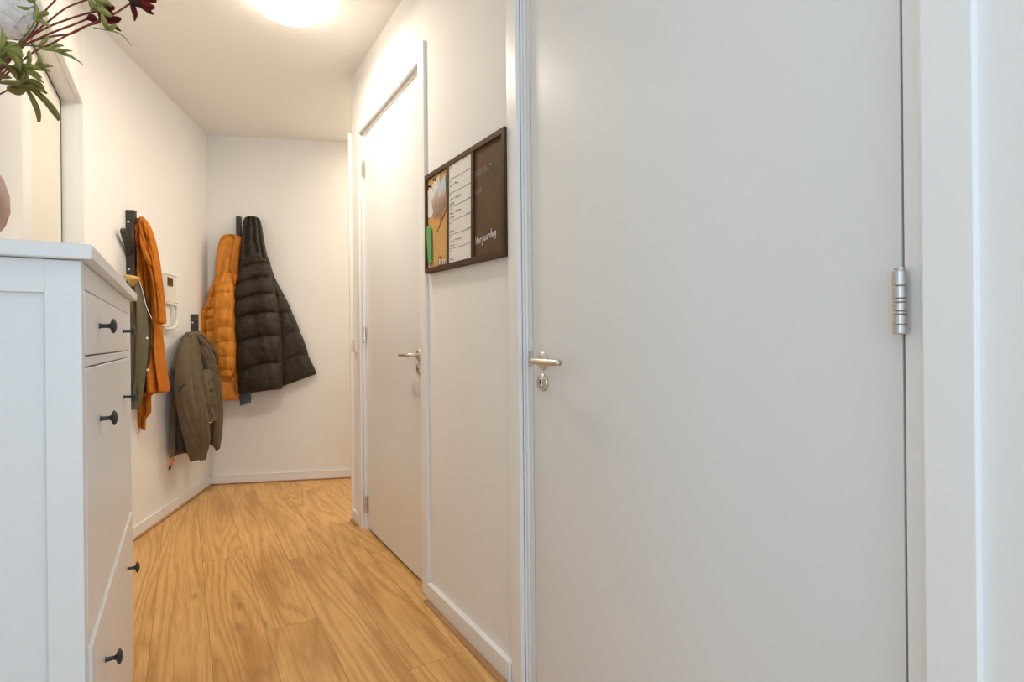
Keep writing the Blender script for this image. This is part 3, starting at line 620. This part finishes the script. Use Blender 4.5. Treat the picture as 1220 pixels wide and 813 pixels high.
for nm, a, b_, off in (('cuff_trim', (229, 551), (240.3, 548), .115), ('cuff_trim', (241, 505.3), (253, 502.7), .142)):
    bm = bmesh.new(); tube(bm, [plJ.pt(a[0], a[1], off-.025), plJ.pt((a[0]*.7+b_[0]*.3), a[1]*.7+b_[1]*.3+.3, off), plJ.pt((a[0]*.3+b_[0]*.7), a[1]*.3+b_[1]*.7+.3, off), plJ.pt(b_[0], b_[1], off-.025)], .0035, 8, 12); mesh_obj(nm, bm, m_pin, oj, True)
for dx in (-.8, .8):
    bm = bmesh.new(); tube(bm, [plJ.pt(205.5, 545, .0), plJ.pt(206+dx*1.5, 549, .01), plJ.pt(204.5+dx, 553, .01), plJ.pt(202.8, 557, .01)], .004, 8, 16); mesh_obj('drawstring', bm, m_cord, oj, True)
bm = bmesh.new(); tube(bm, [plJ.pt(203, 555.5, .01), plJ.pt(201.8, 560, .01)], [.008, .005], 10); mesh_obj('cord_end', bm, m_lin, oj, True)
bm = bmesh.new(); tube(bm, [plJ.pt(213.5, 467, .145), plJ.pt(216.5, 461.5, .158), plJ.pt(220.5, 457.5, .160)], .006, 8, 10); mesh_obj('pocket_zip', bm, m_lin, oj, True)

# rust wool coat on the upper left rack
plR = Plane(at(K1, .11, u, .03, nl), nl)
rc = thing('wool_coat', 'long rust orange wool coat on the left wall rack', 'coat', (-.17, 3.86, .9))
piece('body', plR, [(164.5, 262, 171, 261, 0, .03), (163, 290, 178, 288, .02, .07), (165, 315, 184, 312, .02, .10), (168.5, 345, 188, 342, .02, .12), (173, 375, 190, 375, .02, .13), (176, 405, 192, 403, .02, .13), (178, 435, 195.5, 433, .02, .13), (180, 470, 200.8, 467, .02, .12)], m_rust, rc,
      N=110, K=60, folds=[((.2, .35), .05, .12, .1, 1.1), ((-.4, -.3), .03, .1, .1, .6), ((.75, .55), .05, .1, .35, 1.1)], wrinkle=.0022, crease=(12, .024), cw=.055, seed=15, endcap=.02)
piece('sleeve', plR, [(167, 258.5, 171, 258.5, .06, .02), (167.5, 270, 179, 270, .085, .045), (173, 290, 185, 288, .10, .055), (178, 312, 189.5, 310, .10, .06), (184, 335, 192.5, 333, .10, .06), (187, 360, 195.5, 358, .10, .06), (189.5, 387, 197.5, 386, .10, .05)], m_rust, rc,
      N=80, K=40, folds=[((-.2, .2), .02, .2, .15, .85)], wrinkle=.0022, crease=(12, .024), cw=.055, seed=16, endcap=.03)
piece('collar', plR, [(162.5, 262, 167, 260, .06, .03), (162, 272, 168.5, 270, .08, .04), (160, 284, 166.5, 282, .085, .045), (161.5, 293, 166.5, 294, .08, .03)], m_rust, rc, N=40, K=32, folds=[((.1, .1), .02, .3, .1, .9)], wrinkle=.001, seed=17, endcap=.06)
piece('lapel', plR, [(167.5, 270, 170, 271, .10, .02), (168.5, 290, 174, 291, .13, .03), (173, 307, 181, 309, .14, .03), (177, 315, 184.5, 319, .13, .02)], m_rust, rc, N=40, K=28, wrinkle=.001, seed=18, endcap=.05)
piece('lining', plR, [(164, 333, 169, 333, .045, .06), (166, 370, 176, 370, .05, .09), (168.5, 410, 179, 410, .05, .10), (170, 440, 180.5, 440, .05, .10), (170, 469, 180, 469, .04, .08)], m_lin, rc, N=50, K=32, wrinkle=.002, seed=19)
piece('inner_hem', plR, [(169, 466.5, 181, 466.5, .06, .07), (168.5, 472, 180.5, 472, .06, .07)], m_rustd, rc, N=10, K=28)
sc = mesh_obj('scarf', cloth(bmesh.new(), plR, [(163, 462, 180, 466, -.02, .03), (160.5, 478, 180, 480, -.02, .035), (160, 491, 179.6, 492, -.02, .035), (162, 500, 174, 500, -.02, .03), (164, 507.5, 173.6, 513, -.02, .02)], N=50, K=36, folds=[((.35, .5), .03, .12, -.1, .9), ((-.4, -.3), .012, .12, -.1, .9)], wrinkle=.002, seed=20), m_rust, None, True)
tag(sc, 'rust orange scarf end showing below the wool coat on the left wall', 'scarf')

# olive-green parka nearer the cabinet
plO = Plane(at(K1, -.085, u, .02, nl), nl)
op = thing('parka', 'olive-green parka with tan collar, partly hidden by the white cabinet', 'coat', (-.25, 3.73, .9))
piece('body', plO, [(152, 336, 163, 336, 0, .03), (149, 350, 169, 350, .0, .06), (147, 375, 174.5, 375, .0, .08), (146, 405, 175.5, 405, .0, .085), (146, 440, 173.5, 438, .0, .08), (146, 470, 169.5, 468, .0, .075), (148, 488, 165.5, 488, .0, .06)], m_oliveg, op,
      N=90, K=50, folds=[((.5, .3), .02, .15, .1, .9), ((-.1, .1), .02, .2, .3, 1.1)], wrinkle=.0028, crease=(14, .022), cw=.055, seed=21, endcap=.03)
piece('collar_lining', plO, [(147, 327.5, 150, 327.5, .05, .02), (149, 329.5, 160.5, 329, .055, .04), (152, 333.5, 166.5, 332.2, .055, .045), (155, 338, 161.5, 337, .05, .035), (157, 342, 158.5, 341.5, .04, .02)], m_tan, op, N=30, K=36, seed=22, endcap=.08, wrinkle=.0008)
piece('inner_lining', plO, [(158, 342, 165, 334, -.05, .03), (160, 350, 171.5, 348, -.05, .05), (164, 375, 178, 375, -.06, .06), (168, 400, 179, 400, -.06, .06), (166, 440, 177, 440, -.06, .06), (163, 467, 173, 467, -.06, .05)], m_lin, op, N=50, K=30, wrinkle=.002, seed=23)
bm = bmesh.new(); tube(bm, [plO.pt(166, 335, .01), plO.pt(170, 347, .01), plO.pt(173.5, 362, .01), plO.pt(177, 372, .01), plO.pt(181, 380, .0)], .0018, 8, 24); mesh_obj('zip', bm, m_pin, op, True)
for py_ in (403, 441): 
    bm = bmesh.new(); lathe(bm, [(.001, 0), (.006, 0), (.006, .003), (.001, .004)], plO.pt(175.3 if py_ < 420 else 176, py_, .05), 'y', 12); mesh_obj('snap_button', bm, m_pin, op, True)

# ------------------------------------------------------------------ door phone on the left wall
q0 = (PLc[0], PLc[1])
def wa(px):                            # distance along the oblique wall of the point seen at px
    p = on_plane(px, 350, q0, nl); return (p.x-q0[0])*u[0]+(p.y-q0[1])*u[1]
ip = thing('door_phone', 'white wall door phone with dark screen, half hidden by the rust coat', 'door phone', at(q0, wa(199), u)+(1.35,))
a0, a1_ = wa(196)-.03, wa(204.5)
bm = bmesh.new(); obox(bm, q0, u, nl, a0-.02, a1_, .001, .032, 1.385, 1.560, .005); mesh_obj('housing', bm, m_white, ip)
bm = bmesh.new(); obox(bm, q0, u, nl, a0-.01, wa(199), .0315, .0355, 1.488, 1.542, .001); mesh_obj('screen', bm, m_brown, ip)
bm = bmesh.new(); aa = wa(199.5)
def wp(a, d, z): p = at(q0, a, u, d, nl); return (p[0], p[1], z)
tube(bm, [wp(aa-.10, .02, 1.378), wp(aa-.02, .03, 1.374), wp(aa+.040, .034, 1.362), wp(aa+.055, .034, 1.32), wp(aa+.050, .034, 1.26), wp(aa+.01, .034, 1.222), wp(aa-.05, .03, 1.210), wp(aa-.10, .02, 1.214)], [.008, .010, .012, .012, .012, .012, .010, .008], 12, 48)
mesh_obj('handset', bm, m_white, ip, True)
bm = bmesh.new(); obox(bm, q0, u, nl, aa-.12, aa-.01, .001, .014, 1.225, 1.384, .004); mesh_obj('back_plate', bm, m_white, ip)

# ------------------------------------------------------------------ vase and flowers on the cabinet
VC = (-.335, 1.268); VZ = 1.284
va = thing('vase', 'round blush pink glazed vase at the near end of the white cabinet', 'vase', (VC[0], VC[1], VZ))
prof = [(.001, 0), (.040, 0), (.046, .003), (.062, .015), (.074, .034), (.0805, .058), (.080, .085), (.073, .112), (.058, .138), (.040, .158), (.030, .172), (.029, .184), (.033, .192), (.030, .1925), (.025, .184), (.026, .172), (.034, .158), (.050, .137), (.066, .11), (.073, .085), (.0735, .058), (.067, .034), (.05, .012), (.001, .008)]
bm = bmesh.new(); lathe(bm, prof, (VC[0], VC[1], VZ), 'z', 56); mesh_obj('vase_body', bm, m_vase, va, True)
ZC = .97
plF = Plane((Fv.x*ZC, Fv.y*ZC), (Rv.x, Rv.y))
def fp(px, py, off=0): return plF.pt(px, py, off)
MOUTH = Vector((VC[0], VC[1], VZ+.19))
IN = Vector((VC[0], VC[1], VZ+.06))
def stemtube(bm, pts, r): tube(bm, [IN, MOUTH]+[fp(*p) for p in pts], r, 8, len(pts)*7)
def strap(bm, pts, cup=.10, n=14, th=.0006):
    """leaf lobe or petal: pts (px, py, width_px, off), tapering strip with a slight fold along its rib"""
    Q = catmull([list(p) for p in pts], n); rows = []
    for i, (x, y, w, off) in enumerate(Q):
        a = Q[max(i-1, 0)]; b_ = Q[min(i+1, n)]; dx, dy = b_[0]-a[0], b_[1]-a[1]; L = math.hypot(dx, dy) or 1; nx, ny = -dy/L, dx/L
        rows.append([(fp(x+nx*w*s, y+ny*w*s, off+(-abs(s)*2*cup*w/700.0*1.5))) for s in (-.5, -.25, 0, .25, .5)])
    f = Vector((Fv.x, Fv.y, 0))*th
    top = [[bm.verts.new(p) for p in r] for r in rows]; bot = [[bm.verts.new(p+f) for p in r] for r in rows]
    for i in range(n):
        for j in range(4):
            bm.faces.new((top[i][j], top[i][j+1], top[i+1][j+1], top[i+1][j])); bm.faces.new((bot[i][j+1], bot[i][j], bot[i+1][j], bot[i+1][j+1]))
        bm.faces.new((top[i][0], top[i+1][0], bot[i+1][0], bot[i][0])); bm.faces.new((top[i+1][4], top[i][4], bot[i][4], bot[i+1][4]))
    for k in (0, n):
        for j in range(4):
            q = (top[k][j], top[k][j+1], bot[k][j+1], bot[k][j]); bm.faces.new(q)
G_ = 'dark red cosmos stems in the vase'
def flower_stem(label, path, r=.0016):
    t = thing('cosmos_stem', label, 'flower', tuple(MOUTH), G_)
    bm = bmesh.new(); stemtube(bm, path, r); mesh_obj('stem', bm, m_stem, t, True); return t
def petals(parent, c, specs, off=0):
    for s in specs:
        bm = bmesh.new(); strap(bm, s, .5, 12, .0009); mesh_obj('petal', bm, m_petal, parent, True)
# right-hand bloom
fa_ = flower_stem('dark red cosmos bloom furthest right over the hallway ceiling', [(-8, 90, .01), (18, 62, .0), (37, 50, 0), (62, 43.5, 0), (85, 40, .01), (105, 30, .02), (135, 17, .03), (155, 4, .03)])
bm = bmesh.new(); bmesh.ops.create_icosphere(bm, subdivisions=3, radius=.009); bm.transform(Matrix.Translation(fp(161, 1, .035))); mesh_obj('flower_centre', bm, m_core, fa_, True)
petals(fa_, None, [[(156, 3, 4, .03), (159, 11, 6.5, .035), (161, 18, 5.5, .035), (160, 25, 1, .03)], [(158, -1, 6, .03), (168, 3, 10, .04), (177, 8, 10, .042), (184, 8, 3, .04)],
                   [(160, -3, 6, .03), (170, -3, 10, .035), (180, -1, 9, .03), (186, 2, 3, .03)], [(162, 4, 4, .03), (172, 10, 4.5, .03), (178, 14, 4.5, .03), (183, 17, 1.5, .03)],
                   [(157, -2, 5, .03), (162, -10, 10, .03), (168, -20, 9, .03), (170, -26, 3, .03)], [(155, 0, 5, .03), (152, -9, 9, .03), (151, -18, 8, .03), (152, -24, 3, .03)]])
# second bloom
fb_ = flower_stem('dark red cosmos bloom wrapped in green leaves left of the furthest bloom', [(-5, 85, 0), (25, 55, .01), (40, 42, .01), (60, 31, .015), (90, 20, .02), (112, 14, .02), (124, 13, .02)])
bm = bmesh.new(); bmesh.ops.create_icosphere(bm, subdivisions=3, radius=.009); bm.transform(Matrix.Translation(fp(124, 18, .02))); mesh_obj('flower_centre', bm, m_core, fb_, True)
petals(fb_, None, [[(124, 22, 6, .025), (130, 24, 9, .03), (138, 23.5, 9, .03), (144, 22, 3, .03)], [(122, 12, 5, .025), (128, 10, 8, .03), (133, 9, 7, .03), (136, 11, 3, .03)], [(125, 17, 5, .025), (131, 16, 7, .028), (136, 17, 2, .025)],
                   [(136, 31, 1.5, .02), (139, 33.5, 4, .02), (144, 37, 1, .02)], [(121, 19, 5, .02), (118.5, 24, 4, .02), (117, 27, 1, .02)]])
lb_ = bmesh.new()
for s in [[(107, 0, 5, .03), (111, 7, 8, .03), (117, 9, 7, .03), (121, 5, 3, .03)], [(112, -4, 7, .035), (120, 2, 9, .035), (128, 4, 7, .035), (133, 8, 1, .03)], [(108, 15, 2, .03), (110, 9, 4, .03), (113, 4, 5, .03)],
          [(116, 10, 5, .04), (123, 13, 7, .045), (129, 17, 6, .04), (133, 20, 1, .035)], [(121, 16, 3, .045), (123, 23, 6, .045), (126, 30, 6, .04), (127, 35, 2, .035)]]: strap(lb_, s, .4)
mesh_obj('leaf', lb_, m_leaf, fb_, True)
lb_ = bmesh.new()
for s in [[(111, 33, 1, .03), (122, 34.5, 1.6, .03), (132, 36.5, 2, .03), (140, 39, 1.6, .03), (148, 44, 1.2, .03), (153, 50, 1, .03), (157, 55, .5, .03)], [(127, 35, 4, .03), (132, 33, 6, .032), (137, 29, 3, .03)], [(132, 36, 3, .03), (136, 32, 4, .03), (138, 29, 1, .03)]]: strap(lb_, s, .4)
mesh_obj('leaf', lb_, m_leaf, fb_, True)
# closed bud
fc_ = flower_stem('closed dark red cosmos bud on a red stem below the leafy bloom', [(-6, 92, .02), (26, 57, .02), (42, 48, .02), (62, 39, .02), (90, 28.5, .02), (106, 21.5, .02)])
bm = bmesh.new(); tube(bm, [fp(103, 23.5, .02), fp(106.5, 22, .02), (fp(110, 21.5, .02)), fp(113, 23, .02), fp(115, 25, .02)], [.001, .0045, .0065, .004, .0008], 12, 20); mesh_obj('bud', bm, m_petal, fc_, True)
flower_stem('red stem rising out of the picture right of the green sprig', [(-8, 84, 0), (24, 54, 0), (40, 36, 0), (54, 13, 0), (66, 0, 0), (82, -24, 0)], .0015)
flower_stem('upper curved red stem leaving the picture between the leaf sprig and leafy bloom', [(-8, 80, 0), (26, 51, 0), (56, 27, .0), (78, 10, .0), (100, 1, 0), (125, -8, 0)], .0015)
flower_stem('lowest red stem joining the blooms from below', [(-6, 100, .02), (38, 63.5, .03), (60, 53, .03), (82, 41, .03), (100, 32, .03), (120, 26.5, .03)], .0015)

# leafy sprigs: each a thing of its own
def sprig(label, stem, lobes, m, r=.0013, sm_=None, cup=.4):
    t = thing('leaf_sprig', label, 'leaf', tuple(MOUTH), 'leaf sprigs in the vase')
    bm = bmesh.new(); stemtube(bm, stem, r); mesh_obj('stem', bm, sm_ or m_gstem, t, True)
    bm = bmesh.new()
    for s in lobes: strap(bm, s, cup, 14)
    mesh_obj('leaf', bm, m, t, True); return t
sprig('small lobed green leaf sprig in front of the white hydrangea', [(-6, 86, .03), (22, 52, .03), (34, 38, .035), (42, 24, .035), (42, 10, .035), (40, -6, .03)],
      [[(42, 22, 3, .04), (47, 18, 6, .045), (53, 16, 7, .045), (58, 16, 3, .04)], [(43, 23, 3, .04), (49, 25, 5, .045), (54, 28, 5, .045), (59, 32, 1, .04)], [(42, 27, 4, .04), (42.5, 20, 7, .042), (44, 12, 5, .04), (42, 5, 2, .04)],
       [(41, 7, 1, .04), (36, 9, 1.5, .04), (30, 10, 4, .04), (20, 7, 1, .04)], [(33, -2, 5, .04), (37, 1, 5, .04), (42, -2, 5, .04)]], m_leaf)
sprig('feathery green leaf pointing right over the left wall', [(0, 72, .04), (20, 56, .05), (40, 54.5, .055), (55, 57, .055)],
      [[(50, 58, 3, .06), (58, 58, 5, .06), (66, 54, 5, .062), (76, 54.5, 1, .06)], [(52, 58, 4, .06), (64, 59.5, 4, .062), (74, 60, 4, .064), (86, 60.5, .8, .06)], [(66, 60, 3, .06), (74, 63, 4, .062), (86, 68, 3, .064), (99, 77, .6, .06)],
       [(46, 56, 5, .055), (52, 50, 6, .06), (56, 45, 4, .06), (57, 42, 1, .058)], [(62, 59, 2, .06), (70, 61, 3.5, .06), (78, 67, 1, .06)]], m_leaf)
sprig('wide lobed green leaf below the red stems', [(-20, 110, .04), (-4, 84, .05), (10, 80, .055), (24, 79, .06)],
      [[(16, 79, 4, .06), (30, 79, 7, .065), (44, 81, 6, .065), (60, 85, 1, .06)], [(33, 79, 4, .06), (35, 71, 6, .065), (34.5, 63, 5, .065), (34, 60, 1, .06)], [(42, 80, 5, .06), (47, 74, 7, .065), (47, 69, 5, .065), (45, 63, 1, .06)],
       [(48, 81, 4, .065), (54, 78, 5, .068), (63, 79, 1, .065)], [(28, 80, 5, .06), (36, 86, 6, .065), (44, 92, 5, .065), (52, 99, .8, .06)], [(34, 84, 3, .062), (42, 87, 4, .066), (50, 93, 1, .06)]], m_leaf, sm_=m_stem)
sprig('broad green leaf cluster at the left edge under the hydrangea', [(-24, 110, .05), (-10, 84, .06), (-2, 70, .065)],
      [[(-6, 66, 8, .07), (2, 56, 12, .075), (4, 46, 8, .075), (2, 34, 1, .07)], [(-6, 60, 10, .07), (6, 58, 17, .075), (18, 60, 16, .08), (27, 68, 2, .075)], [(6, 60, 8, .07), (18, 66, 12, .075), (23, 76, 9, .075), (24, 84, 1, .07)],
       [(-8, 68, 8, .07), (4, 62, 10, .072), (14, 54, 9, .075), (22, 52, 1, .07)], [(-10, 66, 8, .068), (-2, 74, 9, .07), (8, 76, 1, .068)]], m_leaf)
sprig('drooping dark olive leaves hanging over the recessed door', [(-30, 130, .04), (-10, 118, .05), (8, 108, .055), (20, 101, .06)],
      [[(18, 99, 4, .065), (34, 103, 6, .07), (52, 118, 7, .072), (64, 132, 8, .074), (71, 143, 5, .07)], [(30, 104, 3, .065), (37, 115, 6, .07), (44, 130, 7, .07), (46, 140, 5.5, .07), (46, 145.5, 3, .07)],
       [(26, 99, 3, .068), (36, 97, 7, .07), (46, 102, 9, .068), (55, 112, 1.5, .065)], [(8, 106, 5, .06), (16, 106, 12, .06), (24, 107, 13, .06), (32, 104, 4, .06)], [(-4, 98, 3, .07), (8, 98, 6, .074), (20, 99, 7, .074), (34, 95, 2, .07)],
       [(34, 103, 2, .07), (44, 106, 3, .074), (52, 109, 3, .072), (57, 111, .5, .07)]], m_leafd, sm_=m_stem)
sprig('folded dark olive leaf pair just below the broad green cluster', [(-26, 116, .05), (-12, 96, .055), (2, 88, .06), (10, 82, .06)],
      [[(6, 80, 5, .06), (14, 82, 8, .06), (20, 90, 8, .06), (21, 95, 3, .06)], [(16, 79, 6, .06), (26, 82, 12, .06), (29, 90, 12, .06), (24, 97, 6, .06)], [(-6, 84, 6, .06), (2, 90, 8, .062), (14, 93, 1, .06)]], m_leafd, sm_=m_stem)
# hydrangea: a head of four-petalled florets
hy = thing('hydrangea', 'white hydrangea head at the top left corner above the cabinet', 'flower', tuple(MOUTH))
HC = fp(4, 6, -.035); bm = bmesh.new(); tube(bm, [IN, MOUTH, (MOUTH+HC)/2+Vector((0, 0, .01)), HC], .0035, 10, 20); mesh_obj('stem', bm, m_gstem, hy, True)
bm = bmesh.new(); rh = random.Random(3); RH = .054
bmesh.ops.create_icosphere(bm, subdivisions=3, radius=RH*.86, matrix=Matrix.Translation(HC))
for i in range(95):
    zz = 1-2*(i+.5)/95; ph_ = i*2.39996; rr = math.sqrt(1-zz*zz); nn = Vector((rr*math.cos(ph_), rr*math.sin(ph_), zz)); c0 = HC+nn*(RH*rh.uniform(.92, 1.04))
    e1 = nn.orthogonal().normalized(); e1 = Matrix.Rotation(rh.uniform(0, 6.28), 3, nn) @ e1; e2 = nn.cross(e1)
    for k in range(4):
        d1 = math.cos(k*math.pi/2)*e1+math.sin(k*math.pi/2)*e2; d2 = nn.cross(d1); s = rh.uniform(.015, .020); lift = rh.uniform(.1, .4)
        grid = []
        for a_, w_, l_ in ((0, .18, 0), (.35, .62, .15), (.7, .80, .18), (1.0, .35, .05)):
            grid.append([bm.verts.new(c0+d1*a_*s+d2*w_*s*q*.75+nn*s*(l_*lift*2-.12*abs(q))) for q in (-1, 0, 1)])
        for a_ in range(3):
            for b_ in range(2): bm.faces.new((grid[a_][b_], grid[a_][b_+1], grid[a_+1][b_+1], grid[a_+1][b_]))
me_ = mesh_obj('flower_head', bm, m_hyd, hy, True)
